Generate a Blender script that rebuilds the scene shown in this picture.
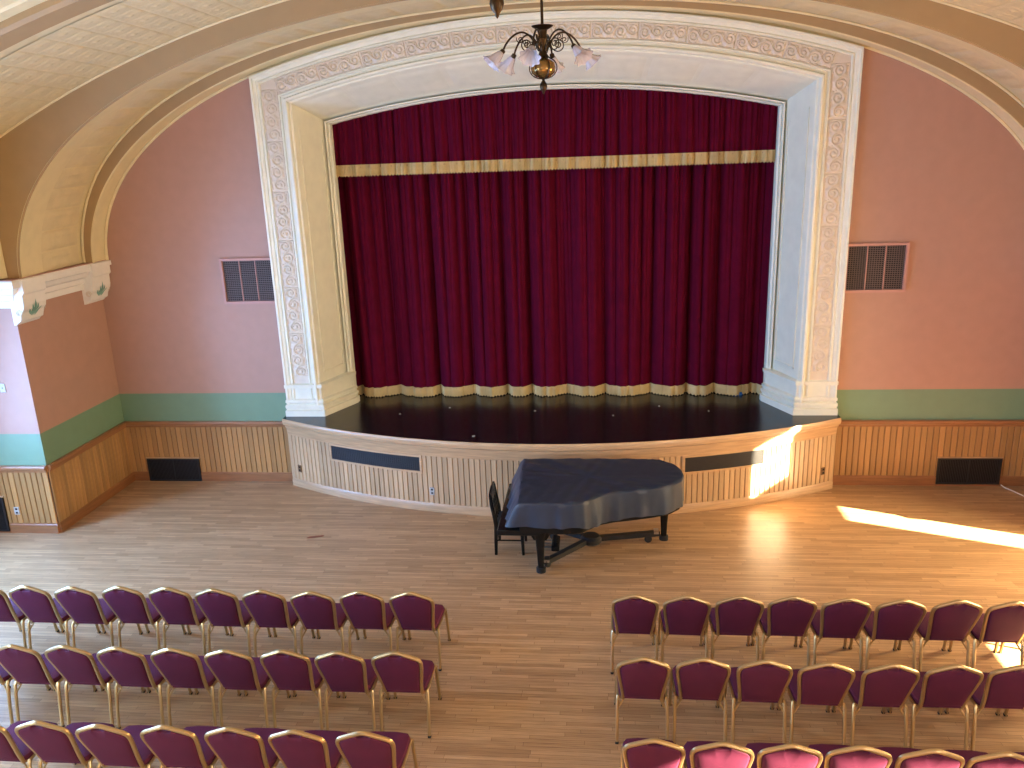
import bpy, math, random
import numpy as np
from mathutils import Vector, Matrix
random.seed(7)
rng = np.random.default_rng(7)
PI = math.pi
scene = bpy.context.scene
for o in list(bpy.data.objects):
    bpy.data.objects.remove(o)
COL = scene.collection

# ------------------------------------------------------------------ camera
CAM = (0.6668, -11.3943, 4.8296)
YAW, PITCH, ROLL, FPX = 0.1096, 0.2771, -0.0366, 803.65
_f = np.array([-math.sin(YAW)*math.cos(PITCH), math.cos(YAW)*math.cos(PITCH), -math.sin(PITCH)])
_r0 = np.array([math.cos(YAW), math.sin(YAW), 0.0]); _u0 = np.cross(_r0, _f)
_r = math.cos(ROLL)*_r0 + math.sin(ROLL)*_u0
_u = -math.sin(ROLL)*_r0 + math.cos(ROLL)*_u0
cd = bpy.data.cameras.new('camera'); cam = bpy.data.objects.new('camera', cd); COL.objects.link(cam)
cam.matrix_world = Matrix(((_r[0], _u[0], -_f[0], CAM[0]), (_r[1], _u[1], -_f[1], CAM[1]), (_r[2], _u[2], -_f[2], CAM[2]), (0, 0, 0, 1)))
cd.sensor_fit = 'HORIZONTAL'; cd.sensor_width = 36; cd.lens = FPX/1024*36; cd.clip_start = 0.05; cd.clip_end = 200
scene.camera = cam

# ------------------------------------------------------------------ world, sun, daylight at the side windows, added rear fill, exposure
w = bpy.data.worlds.new('world'); scene.world = w; w.use_nodes = True
bg = w.node_tree.nodes['Background']; bg.inputs[0].default_value = (0.55, 0.72, 1.0, 1); bg.inputs[1].default_value = 1.0

SUN_TAN = 0.45
def light(name, kind, energy, color, loc, direction, size=None, size_y=None, spread=None):
    ld = bpy.data.lights.new(name, kind); ld.energy = energy; ld.color = color
    if kind == 'AREA':
        ld.shape = 'RECTANGLE'; ld.size = size; ld.size_y = size_y
        if spread: ld.spread = spread
    o = bpy.data.objects.new(name, ld); COL.objects.link(o); o.location = loc
    o.rotation_euler = Vector(direction).to_track_quat('-Z', 'Y').to_euler()
    return o
sun = light('sun', 'SUN', 100, (1.0, 0.83, 0.56), (20, -10, 12), (-1, 0.40, -SUN_TAN*1.077)); sun.data.angle = 0.01
COOL = (0.22, 0.47, 1.0); NEUT = (0.92, 0.95, 1.0)
light('daylight_left_bay', 'AREA', 430, COOL, (-8.1, -3.45, 2.15), (1, -.40, -.2), 1.0, 2.4)
light('daylight_left_hall', 'AREA', 330, COOL, (-6.7, -6.1, 2.6), (1, 0, -.1), 1.7, 3.2)
light('daylight_left_hall_rear', 'AREA', 330, (0.55, 0.76, 1.0), (-6.7, -9.1, 2.6), (1, 0, -.1), 1.7, 3.2)
light('daylight_right_bay', 'AREA', 300, (1.0, 0.75, 0.40), (8.1, -2.65, 2.15), (-1, .1, -.25), 1.0, 2.4)
light('daylight_right_hall', 'AREA', 100, (1.0, 0.90, 0.78), (6.7, -8.4, 2.8), (-1, 0, -.1), 1.2, 1.6)
light('daylight_right_hall_rear', 'AREA', 180, (1.0, 0.92, 0.80), (6.7, -12, 2.6), (-1, 0, -.1), 1.7, 3.2)
light('fill_rear', 'AREA', 90, NEUT, (0, -14.8, 3.4), (0, 1, .05), 9.0, 3.0)  # added fill lamp behind the camera; the rear wall has no window
vs = scene.view_settings
vs.view_transform = 'Standard'; vs.look = 'None'; vs.exposure = 0.42; vs.gamma = 1; vs.use_curve_mapping = False

# ------------------------------------------------------------------ materials
def mat(name, col, rough=0.6, metal=0.0, vary=0.0, bump=0.0, bscale=40, spec=0.5, sheen=0.0, objrand=0.0, trans=0.0, coat=0.0, stretch=None):
    m = bpy.data.materials.new(name); m.use_nodes = True
    nt = m.node_tree; b = nt.nodes['Principled BSDF']; L = nt.links
    b.inputs['Base Color'].default_value = (*col, 1); b.inputs['Roughness'].default_value = rough
    b.inputs['Metallic'].default_value = metal; b.inputs['Specular IOR Level'].default_value = spec
    if sheen:
        b.inputs['Sheen Weight'].default_value = sheen; b.inputs['Sheen Roughness'].default_value = 0.3
        b.inputs['Sheen Tint'].default_value = (min(1, col[0]*6), min(1, col[1]*6), min(1, col[2]*6), 1)
    if trans: b.inputs['Transmission Weight'].default_value = trans
    if coat: b.inputs['Coat Weight'].default_value = coat; b.inputs['Coat Roughness'].default_value = .15
    tc = nt.nodes.new('ShaderNodeTexCoord'); src = tc.outputs['Object']
    if stretch:
        mp = nt.nodes.new('ShaderNodeMapping'); mp.inputs['Scale'].default_value = stretch
        L.new(src, mp.inputs['Vector']); src = mp.outputs['Vector']
    if vary or objrand:
        hsv = nt.nodes.new('ShaderNodeHueSaturation'); hsv.inputs['Color'].default_value = (*col, 1)
        n = nt.nodes.new('ShaderNodeTexNoise'); n.inputs['Scale'].default_value = 6 if not stretch else 1; n.inputs['Detail'].default_value = 5
        L.new(src, n.inputs['Vector'])
        mr = nt.nodes.new('ShaderNodeMapRange'); mr.inputs[1].default_value = .25; mr.inputs[2].default_value = .75
        mr.inputs[3].default_value = 1-vary; mr.inputs[4].default_value = 1+vary
        L.new(n.outputs['Fac'], mr.inputs[0]); val = mr.outputs[0]
        if objrand:
            oi = nt.nodes.new('ShaderNodeObjectInfo'); mr2 = nt.nodes.new('ShaderNodeMapRange')
            mr2.inputs[3].default_value = 1-objrand; mr2.inputs[4].default_value = 1+objrand
            L.new(oi.outputs['Random'], mr2.inputs[0])
            mu = nt.nodes.new('ShaderNodeMath'); mu.operation = 'MULTIPLY'; L.new(val, mu.inputs[0]); L.new(mr2.outputs[0], mu.inputs[1]); val = mu.outputs[0]
        L.new(val, hsv.inputs['Value']); L.new(hsv.outputs[0], b.inputs['Base Color'])
    if bump:
        n2 = nt.nodes.new('ShaderNodeTexNoise'); n2.inputs['Scale'].default_value = bscale; n2.inputs['Detail'].default_value = 4
        L.new(tc.outputs['Object'], n2.inputs['Vector'])
        bp = nt.nodes.new('ShaderNodeBump'); bp.inputs['Strength'].default_value = bump; bp.inputs['Distance'].default_value = .01
        L.new(n2.outputs['Fac'], bp.inputs['Height']); L.new(bp.outputs[0], b.inputs['Normal'])
    return m

M = {}
M['rose'] = mat('rose_wall_paint', (0.44, 0.245, 0.172), .55, vary=.04, bump=.05, bscale=25)
M['green'] = mat('green_wall_paint', (0.17, 0.27, 0.16), .5, vary=.04, bump=.05, bscale=25)
M['cream'] = mat('cream_ceiling_paint', (0.72, 0.60, 0.34), .5, vary=.05)
M['tin'] = mat('cream_pressed_tin', (0.68, 0.56, 0.32), .42, vary=.07, bump=.5, bscale=22)
M['tan'] = mat('tan_plaster', (0.38, 0.25, 0.115), .55, vary=.04, bump=.04, bscale=12)
M['ivory'] = mat('ivory_frame_paint', (0.76, 0.745, 0.60), .42, vary=.05, bump=.05, bscale=30)
M['stone'] = mat('ornament_paint', (0.68, 0.59, 0.46), .5, vary=.08, bump=.1, bscale=60)
M['white'] = mat('white_cornice_paint', (0.78, 0.74, 0.66), .45, vary=.04)
M['leafgreen'] = mat('leaf_green_paint', (0.18, 0.36, 0.28), .5)
M['pine'] = mat('pine_board', (0.42, 0.22, 0.075), .38, vary=.22, objrand=.17, stretch=(40, 40, 2.0), spec=.5)
M['pine_stage'] = mat('pine_stage_board', (0.52, 0.345, 0.19), .38, vary=.20, objrand=.15, stretch=(40, 40, 2.0), spec=.5)
M['oak'] = mat('oak_trim', (0.30, 0.125, 0.045), .38, vary=.2, stretch=(3, 3, 30))
M['oaklip'] = mat('oak_stage_lip', (0.52, 0.33, 0.175), .33, vary=.2, stretch=(3, 3, 45))
M['oakjoint'] = mat('dark_board_joint', (0.11, 0.05, 0.02), .7)
M['deck'] = mat('black_stage_paint', (0.010, 0.010, 0.011), .22, vary=.3, spec=.5)
M['black'] = mat('black_metal', (0.012, 0.012, 0.013), .45)
M['void'] = mat('dark_void', (0.006, 0.006, 0.006), .9)
M['ebony'] = mat('ebony_lacquer', (0.006, 0.006, 0.006), .25, spec=.3)
M['bluegrille'] = mat('dark_perforated_metal', (0.006, 0.008, 0.014), .35, bump=.4, bscale=180, metal=.3)
M['velvet'] = mat('burgundy_velvet', (0.085, 0.0022, 0.014), .9, vary=.12, spec=.06, sheen=.12, bump=.05, bscale=120)
M['gold_fringe'] = mat('gold_fringe', (0.55, 0.41, 0.18), .55, vary=.15, bump=.3, bscale=150)
M['upholstery'] = mat('burgundy_upholstery', (0.085, 0.010, 0.034), .7, vary=.1, sheen=.08, spec=.25, bump=.25, bscale=220)
M['gold'] = mat('gold_tube', (0.46, 0.32, 0.15), .33, metal=.8, vary=.05)
M['rubber'] = mat('rubber', (0.02, 0.018, 0.016), .7)
M['cover'] = mat('piano_cover_cloth', (0.020, 0.031, 0.054), .45, spec=.6, bump=.2, bscale=9, vary=.2)
M['brass'] = mat('antique_brass', (0.05, 0.029, 0.013), .35, metal=.85, vary=.2)
M['amber'] = mat('amber_bowl', (0.30, 0.17, 0.05), .2, metal=.7)
M['glass'] = mat('frosted_glass', (0.86, 0.80, 0.84), .25, trans=.55, bump=.2, bscale=50)
M['steel'] = mat('steel', (0.45, 0.45, 0.46), .3, metal=1)
M['plate'] = mat('plastic_plate', (0.48, 0.46, 0.41), .4)
M['ivoryplate'] = mat('brown_plate', (0.16, 0.08, 0.03), .4)
M['bluecloth'] = mat('blue_plastic', (0.03, 0.16, 0.5), .4)
M['scrap'] = mat('brown_scrap', (0.20, 0.06, 0.03), .6)
M['whitecable'] = mat('white_cable', (0.75, 0.68, 0.58), .5)
M['windowpaint'] = mat('window_paint', (0.7, 0.66, 0.56), .5)
M['ventpaint'] = mat('vent_frame_paint', (0.50, 0.26, 0.20), .5)
M['fins'] = mat('vent_fins', (0.13, 0.09, 0.075), .55)

def floor_mat():
    m = bpy.data.materials.new('oak_strip_floor'); m.use_nodes = True
    nt = m.node_tree; L = nt.links; b = nt.nodes['Principled BSDF']
    tc = nt.nodes.new('ShaderNodeTexCoord')
    br = nt.nodes.new('ShaderNodeTexBrick'); br.offset = 0; br.offset_frequency = 1
    br.inputs['Scale'].default_value = 1; br.inputs['Brick Width'].default_value = .8; br.inputs['Row Height'].default_value = .046
    br.inputs['Mortar Size'].default_value = .0014; br.inputs['Mortar Smooth'].default_value = .2; br.inputs['Bias'].default_value = 0
    br.inputs['Color1'].default_value = (0.35, 0.205, 0.100, 1); br.inputs['Color2'].default_value = (0.50, 0.315, 0.165, 1); br.inputs['Mortar'].default_value = (0.13, 0.06, 0.022, 1)
    sx = nt.nodes.new('ShaderNodeSeparateXYZ'); L.new(tc.outputs['Object'], sx.inputs[0])
    dv = nt.nodes.new('ShaderNodeMath'); dv.operation = 'DIVIDE'; dv.inputs[1].default_value = .046; L.new(sx.outputs['Y'], dv.inputs[0])
    fr_ = nt.nodes.new('ShaderNodeMath'); fr_.operation = 'FLOOR'; L.new(dv.outputs[0], fr_.inputs[0])
    wn = nt.nodes.new('ShaderNodeTexWhiteNoise'); wn.noise_dimensions = '1D'; L.new(fr_.outputs[0], wn.inputs['W'])
    ma = nt.nodes.new('ShaderNodeMath'); ma.operation = 'MULTIPLY_ADD'; ma.inputs[1].default_value = 7.3; L.new(wn.outputs['Value'], ma.inputs[0]); L.new(sx.outputs['X'], ma.inputs[2])
    cx_ = nt.nodes.new('ShaderNodeCombineXYZ'); L.new(ma.outputs[0], cx_.inputs['X']); L.new(sx.outputs['Y'], cx_.inputs['Y'])
    L.new(cx_.outputs[0], br.inputs['Vector'])
    mp = nt.nodes.new('ShaderNodeMapping'); mp.inputs['Scale'].default_value = (1.8, 42, 1); L.new(tc.outputs['Object'], mp.inputs['Vector'])
    n = nt.nodes.new('ShaderNodeTexNoise'); n.inputs['Scale'].default_value = 1.6; n.inputs['Detail'].default_value = 6; n.inputs['Roughness'].default_value = .65
    L.new(mp.outputs[0], n.inputs['Vector'])
    n3 = nt.nodes.new('ShaderNodeTexNoise'); n3.inputs['Scale'].default_value = .45; n3.inputs['Detail'].default_value = 3; L.new(tc.outputs['Object'], n3.inputs['Vector'])
    mr = nt.nodes.new('ShaderNodeMapRange'); mr.inputs[1].default_value = .25; mr.inputs[2].default_value = .75; mr.inputs[3].default_value = .64; mr.inputs[4].default_value = 1.32
    L.new(n.outputs['Fac'], mr.inputs[0])
    mr3 = nt.nodes.new('ShaderNodeMapRange'); mr3.inputs[1].default_value = .1; mr3.inputs[2].default_value = .9; mr3.inputs[3].default_value = .88; mr3.inputs[4].default_value = 1.12
    L.new(n3.outputs['Fac'], mr3.inputs[0])
    mu = nt.nodes.new('ShaderNodeMath'); mu.operation = 'MULTIPLY'; L.new(mr.outputs[0], mu.inputs[0]); L.new(mr3.outputs[0], mu.inputs[1])
    hs = nt.nodes.new('ShaderNodeHueSaturation'); L.new(br.outputs['Color'], hs.inputs['Color']); L.new(mu.outputs[0], hs.inputs['Value'])
    L.new(hs.outputs[0], b.inputs['Base Color'])
    rr = nt.nodes.new('ShaderNodeMapRange'); rr.inputs[1].default_value = .1; rr.inputs[2].default_value = .9; rr.inputs[3].default_value = .30; rr.inputs[4].default_value = .46; b.inputs['Specular IOR Level'].default_value = .4
    L.new(n3.outputs['Fac'], rr.inputs[0]); L.new(rr.outputs[0], b.inputs['Roughness'])
    b.inputs['Coat Weight'].default_value = 0
    bp = nt.nodes.new('ShaderNodeBump'); bp.inputs['Strength'].default_value = .12; bp.inputs['Distance'].default_value = .004
    L.new(n.outputs['Fac'], bp.inputs['Height']); L.new(bp.outputs[0], b.inputs['Normal'])
    return m
M['floor'] = floor_mat()

# ------------------------------------------------------------------ mesh helpers
class MB:
    def __init__(s): s.v = []; s.f = []
    def add(s, vs, fs):
        k = len(s.v); s.v += [tuple(float(c) for c in p) for p in vs]; s.f += [tuple(i+k for i in f) for f in fs]; return s
    def box(s, x0, x1, y0, y1, z0, z1):
        vs = [(x, y, z) for x in (x0, x1) for y in (y0, y1) for z in (z0, z1)]
        return s.add(vs, [(0, 1, 3, 2), (4, 6, 7, 5), (0, 4, 5, 1), (2, 3, 7, 6), (0, 2, 6, 4), (1, 5, 7, 3)])
    def cbox(s, x0, x1, y0, y1, z0, z1, c):
        # box with chamfered long edges on every side: rings at z with inset
        def ring(z, i): return [(x0+i+c, y0+i, z), (x1-i-c, y0+i, z), (x1-i, y0+i+c, z), (x1-i, y1-i-c, z), (x1-i-c, y1-i, z), (x0+i+c, y1-i, z), (x0+i, y1-i-c, z), (x0+i, y0+i+c, z)]
        rs = [ring(z0, c), ring(z0+c, 0), ring(z1-c, 0), ring(z1, c)]
        return s.loft(rs, closed=True, cap=True)
    def loft(s, rings, closed=True, cap=False):
        n = len(rings[0]); vs = [p for r in rings for p in r]; fs = []
        for i in range(len(rings)-1):
            for j in range(n if closed else n-1):
                a = i*n+j; b = i*n+(j+1) % n
                fs.append((a, b, b+n, a+n))
        if cap: fs.append(tuple(range(n-1, -1, -1))); fs.append(tuple((len(rings)-1)*n+j for j in range(n)))
        return s.add(vs, fs)
    def tube(s, path, r, n=8, cap=True, square=False, closed=False):
        path = [Vector(p) for p in path]; m = len(path)
        rs = r if isinstance(r, (list, tuple)) else [r]*m
        t0 = (path[1]-path[0]).normalized()
        ref = Vector((0, 0, 1)) if abs(t0.z) < .9 else Vector((1, 0, 0))
        nrm = t0.cross(ref).normalized(); rings = []
        for i, p in enumerate(path):
            if closed: t = (path[(i+1) % m]-path[i-1]).normalized()
            else: t = (path[min(i+1, m-1)]-path[max(i-1, 0)]).normalized()
            nrm = (nrm - t*nrm.dot(t)).normalized(); bn = t.cross(nrm)
            if square:
                k = rs[i]; c = .45*k
                pts = [(k, c), (c, k), (-c, k), (-k, c), (-k, -c), (-c, -k), (c, -k), (k, -c)]
                rings.append([p+nrm*a+bn*b for a, b in pts])
            else: rings.append([p+(nrm*math.cos(2*PI*j/n)+bn*math.sin(2*PI*j/n))*rs[i] for j in range(n)])
        if closed: rings.append(rings[0]); cap = False
        return s.loft(rings, True, cap)
    def lathe(s, prof, c=(0, 0, 0), n=20):
        rings = [[(c[0]+r*math.cos(2*PI*j/n), c[1]+r*math.sin(2*PI*j/n), c[2]+z) for j in range(n)] for r, z in prof]
        return s.loft(rings, True, False)
    def prism(s, pts, z0, z1, ax='z'):
        def P(a, b, h): return (a, b, h) if ax == 'z' else ((a, h, b) if ax == 'y' else (h, a, b))
        n = len(pts)
        return s.add([P(a, b, z0) for a, b in pts]+[P(a, b, z1) for a, b in pts],
                     [tuple(range(n-1, -1, -1)), tuple(range(n, 2*n))]+[(i, (i+1) % n, (i+1) % n+n, i+n) for i in range(n)])
    def grid(s, P, nu, nv):
        vs = [P(i/nu, j/nv) for i in range(nu+1) for j in range(nv+1)]
        return s.add(vs, [(i*(nv+1)+j, (i+1)*(nv+1)+j, (i+1)*(nv+1)+j+1, i*(nv+1)+j+1) for i in range(nu) for j in range(nv)])
    def mesh(s, name, m, smooth=False):
        me = bpy.data.meshes.new(name); me.from_pydata(s.v, [], s.f)
        import bmesh
        bm = bmesh.new(); bm.from_mesh(me); bmesh.ops.recalc_face_normals(bm, faces=bm.faces); bm.to_mesh(me); bm.free()
        for x in (m if isinstance(m, (list, tuple)) else [m]): me.materials.append(M[x])
        if smooth:
            me.shade_smooth()
            try: me.set_sharp_from_angle(angle=math.radians(40))
            except Exception: pass
        return me
    def obj(s, name, m, parent=None, smooth=False):
        return link(name, s.mesh(name, m, smooth), parent)
def link(name, me, parent=None):
    o = bpy.data.objects.new(name, me); COL.objects.link(o)
    if parent is not None: o.parent = parent
    return o
def tag(o, label, cat, group=None, kind=None):
    o['label'] = label; o['category'] = cat
    if group: o['group'] = group
    if kind: o['kind'] = kind
    return o
def struct(o, label=None, cat=None):
    o['kind'] = 'structure'
    if label: o['label'] = label
    if cat: o['category'] = cat
    return o
def thing(name, label, cat, loc=(0, 0, 0), rz=0, group=None):
    o = bpy.data.objects.new(name, None); COL.objects.link(o); o.location = loc; o.rotation_euler = (0, 0, rz); o.empty_display_size = .2
    return tag(o, label, cat, group)
def copy_tree(o, parent=None):
    c = o.copy(); COL.objects.link(c); c.parent = parent
    for ch in list(o.children): copy_tree(ch, c)
    return c

# ------------------------------------------------------------------ dimensions
W1, D, X3, YR = 6.78, 1.888, 8.2, -15.0
ZW, ZG, ZL = 1.0, 1.4532, 3.54
BAY = -4.15                      # the side bays reach from the stage arch to here
VR, VT = 14.0, 6.862             # main vault
def vz(x): return VT-VR+math.sqrt(VR*VR-x*x)
C1p = [(6.62, 3.54), (6.48, 4.03), (6.23, 4.57), (5.9, 5.03), (5.43, 5.44), (5.07, 5.64), (4.43, 5.86), (3.85, 6.02), (3.1, 6.22), (2.27, 6.38), (1.47, 6.5), (0, 6.6)]
C2p = [(6.74, 3.54), (6.62, 4.18), (6.38, 4.66), (6.16, 4.98), (5.9, 5.28), (5.58, 5.55), (5.1, 5.79), (4.6, 5.95), (3.9, 6.18), (2.77, 6.434), (1.58, 6.6), (0, 6.70)]
C3p = [(6.6, 3.54), (6.46, 4.15), (6.37, 4.32), (6.18, 4.68), (5.94, 4.98), (5.75, 5.18), (5.4, 5.45), (5.25, 5.53), (4.74, 5.73), (4.08, 5.955), (3.3, 6.19), (2.6, 6.35), (1.9, 6.46), (0, 6.62)]
def arch_fun(pts):
    a, b = pts[0][0], pts[-1][1]-ZL
    th = np.array([math.atan2((z-ZL)/b, x/a) for x, z in pts]); r = np.array([math.hypot(x/a, (z-ZL)/b) for x, z in pts])
    A = np.stack([np.cos(2*k*th) for k in range(3)], 1)
    wts = np.ones(len(pts)); wts[0] = wts[-1] = 3
    co = np.linalg.lstsq(A*wts[:, None], r*wts, rcond=None)[0]
    def f(u):                       # u 0..1 from left springing to right springing
        t = PI*(1-u); k = sum(co[i]*math.cos(2*i*t) for i in range(3))
        return a*k*math.cos(t), ZL+b*k*math.sin(t)
    return f
A1, A2, A3 = arch_fun(C1p), arch_fun(C2p), arch_fun(C3p)
ZS, SR, SYC = 1.106, 8.1, 6.88   # stage height, curve of its front

# ------------------------------------------------------------------ floor
fl = MB().box(-X3-.2, X3+.2, YR-.2, .9, -.2, 0).obj('floor', 'floor'); struct(fl, 'honey oak strip floor of the hall', 'floor')

# ------------------------------------------------------------------ walls
def wall_strip(name, p0, p1, zt, nrm, label):
    """painted wall slab from p0 to p1 (floor points): thickness away from the room"""
    mb = MB(); a = Vector((*p0, 0)); b = Vector((*p1, 0)); n = Vector((*nrm, 0))
    def slab(z0, z1):
        m_ = MB(); pts = [a, b, b-n*.2, a-n*.2]
        m_.add([(p.x, p.y, z) for z in (z0, z1) for p in pts], [(3, 2, 1, 0), (4, 5, 6, 7), (0, 1, 5, 4), (1, 2, 6, 5), (2, 3, 7, 6), (3, 0, 4, 7)])
        return m_
    body = slab(0, zt[0]).obj(name, 'rose'); struct(body, label, 'wall')
    return body
# back wall, with the stage opening left free: two piers and the part over the arch
wb = MB()
wb.box(-W1, -3.95, .01, .25, ZG, 6.9); wb.box(3.95, W1, .01, .25, ZG, 6.9)
def top_fill(u0, u1):
    pts = [A3(u0+(u1-u0)*i/20) for i in range(21)]
    vs = [(x, .02, z+.03) for x, z in pts]+[(x, .02, 5.15) for x, z in pts]
    wb.add(vs, [(i, i+1, i+22, i+21) for i in range(20)])
wb_u = [i/200 for i in range(201)]
pl = [(-W1, 3.7)]+[A3(u) for u in wb_u if A3(u)[0] < -3.85]; pr = [A3(u) for u in wb_u if A3(u)[0] > 3.85]+[(W1, 3.7)]
for P_ in (pl, pr):
    n = len(P_); wb.add([(x, 0, z+.04) for x, z in P_]+[(x, 0, ZG) for x, z in P_], [(i, i+1, i+1+n, i+n) for i in range(n-1)])
pc = [A3(u) for u in wb_u if abs(A3(u)[0]) < 4.0]; n = len(pc)
wb.add([(x, 0.02, z+.05) for x, z in pc]+[(x, .02, z-.45) for x, z in pc], [(i, i+1, i+1+n, i+n) for i in range(n-1)])
wall_back = struct(wb.obj('wall_back', 'rose'), 'rose painted wall around the stage frame', 'wall')
MB().box(-W1, -3.95, 0, .25, 0, ZG).box(3.95, W1, 0, .25, 0, ZG).obj('green_band', 'green', wall_back)

def side_wall(sgn, name, label):
    mb = MB()
    X = lambda x: sgn*x
    def bx(x0, x1, y0, y1, z0, z1):
        a, b = sorted((X(x0), X(x1))); mb.box(a, b, y0, y1, z0, z1)
    # return wall of the stage arch + front of the pier (solid block between return wall and bay)
    bx(W1, X3+.2, -D, .25, ZG, ZL)
    bx(W1+.0, W1+.3, -D, .25, ZL, 6.95)
    return mb, bx
for sgn, name, label in ((-1, 'wall_left', 'rose side wall with windows left of the stage'), (1, 'wall_right', 'rose side wall with windows right of the stage')):
    mb, bx = side_wall(sgn, name, label)
    if sgn < 0:
        bay = (-3.95, -2.95); panes = [(.9, 3.35)]
        hall = [(-7.0, -5.2, .9, 4.3), (-10.0, -8.2, .9, 4.3), (-13.0, -11.2, .9, 4.3)]
    else:
        bay = (-3.0, -2.0); panes = [(.9, 2.15), (2.70, 3.535)]
        hall = [(-5.9, -4.75, .55, 1.25), *[(-9.0+.125*k, -8.875+.125*k, .38+(9.0-.125*k-.0625-6.65)/.40*.485, (.80 if k == 0 else .865)+(9.0-.125*k-.0625-6.65)/.40*.485) for k in range(11)], (-13.0, -11.2, .9, 4.3)]  # unseen low opening and stepped slots, shaped to steer sun onto the chairs
    # bay outer wall with its window
    bx(X3, X3+.2, BAY, bay[0], 0, ZL); bx(X3, X3+.2, bay[1], -D, 0, ZL)
    zc = 0
    for z0, z1 in panes: bx(X3, X3+.2, bay[0], bay[1], zc, z0); zc = z1
    bx(X3, X3+.2, bay[0], bay[1], zc, ZL)
    bx(W1+.3, X3+.2, BAY-.3, BAY, 0, ZL)                 # bay end wall
    # hall wall with its windows and, at right, the openings shaped for sun
    y = BAY-.0; cuts = sorted(hall, key=lambda h: -h[1])
    for (y0, y1, z0, z1) in cuts:
        (bx(W1, W1+.3, y1, y, 0, 5.3) if y-y1 > 1e-6 else None); bx(W1, W1+.3, y0, y1, 0, z0); bx(W1, W1+.3, y0, y1, z1, 5.3); y = y0
    bx(W1, W1+.3, YR, y, 0, 5.3)
    bx(W1, W1+.3, BAY, -D, ZL+.0, 5.3)                    # wall over the bay opening
    wl = struct(mb.obj(name, 'rose'), label, 'wall')
    g = MB()
    a, b = sorted((sgn*W1, sgn*(X3+.2))); g.box(a, b, -D, .25, 0, ZG); g.obj('green_band', 'green', wl)
    # sky-lit upper wall is cream plaster
    c = MB(); a, b = sorted((sgn*(W1-.012), sgn*W1)); c.box(a, b, YR, -9.2, ZL+.02, 5.2).box(a, b, -9.2, -8.6, 4.0, 5.2).box(a, b, -8.6, -D-.01, ZL+.02, 5.2); c.obj('upper_wall_plaster', 'cream', wl)
    # windows: frame, sash bars
    allw = [(X3, bay[0], bay[1], z0, z1) for z0, z1 in panes]+[(W1, *h) for h in hall if h[1]-h[0] > .3]
    for k, (xw, y0, y1, z0, z1) in enumerate(allw):
        f = MB(); a, b = sorted((sgn*(xw+.06), sgn*(xw+.14))); t = .04
        f.box(a, b, y0, y0+t, z0, z1).box(a, b, y1-t, y1, z0, z1).box(a, b, y0+t, y1-t, z0, z0+t).box(a, b, y0+t, y1-t, z1-t, z1)
        wn = struct(f.obj('window_%d' % (k+1+(0 if sgn < 0 else 5)), 'windowpaint'), 'painted wooden window frame in the %s side wall' % ('left' if sgn < 0 else 'right'), 'window')
MB_r = MB().box(-X3, X3, YR-.2, YR, 0, 7.0)
struct(MB_r.obj('wall_rear', 'rose'), 'rose wall at the rear of the hall', 'wall')

# ------------------------------------------------------------------ wainscot
BOARD_W = .083
def board_mesh(name, h, wd, m):
    c = .010; t = .020
    prof = [(-wd/2+.0028, 0), (-wd/2+.0028, t-c), (-wd/2+c, t), (wd/2-c, t), (wd/2-.0028, t-c), (wd/2-.0028, 0)]
    mb = MB(); n = len(prof)
    mb.add([(x, -y, z) for z in (0, h) for x, y in prof], [(i, i+1, i+1+n, i+n) for i in range(n-1)]+[tuple(range(n, 2*n))])
    return mb.mesh(name, m)
board_me = board_mesh('board', ZW-.09-.15, BOARD_W, 'pine')
def wainscot(p0, p1, parent, skip=()):
    """boards, rail and baseboard along p0->p1; the room lies to the right-hand side (-normal) of the walk"""
    a = Vector((*p0, 0)); b = Vector((*p1, 0)); L = (b-a).length; u = (b-a)/L; rz = math.atan2(u.y, u.x); nout = Vector((u.y, -u.x, 0))
    n = max(1, int(round(L/BOARD_W))); st = L/n
    for i in range(n):
        s = (i+.5)*st; o = link('board', board_me, parent); o.location = a+u*s+Vector((0, 0, .15)); o.rotation_euler = (0, 0, rz); o.scale = (st/BOARD_W, 1, 1)
    def run(name, prof, m):
        k = len(prof); mb = MB()
        mb.add([tuple(P+nout*d+Vector((0, 0, z))) for P in (a, b) for d, z in prof], [(i, (i+1) % k, (i+1) % k+k, i+k) for i in range(k)]+[tuple(range(k)), tuple(range(2*k-1, k-1, -1))])
        return mb.obj(name, m, parent)
    run('chair_rail', [(0, ZW-.095), (.03, ZW-.095), (.035, ZW-.06), (.055, ZW-.05), (.055, ZW-.02), (.045, ZW), (0, ZW)], 'oak')
    run('baseboard', [(0, 0), (.03, 0), (.03, .125), (.022, .135), (.020, .15), (0, .15)], 'oak')
    run('board_joint_backing', [(0, .15), (.008, .15), (.008, ZW-.09), (0, ZW-.09)], 'oakjoint')
wall_left = bpy.data.objects['wall_left']; wall_right = bpy.data.objects['wall_right']
wainscot((-W1, 0), (-4.1, 0), wall_back); wainscot((4.1, 0), (W1, 0), wall_back)
wainscot((-W1, -D), (-W1, 0), wall_left); wainscot((-X3, -D), (-W1, -D), wall_left)
wainscot((W1, 0), (W1, -D), wall_right); wainscot((W1, -D), (X3, -D), wall_right)

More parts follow.
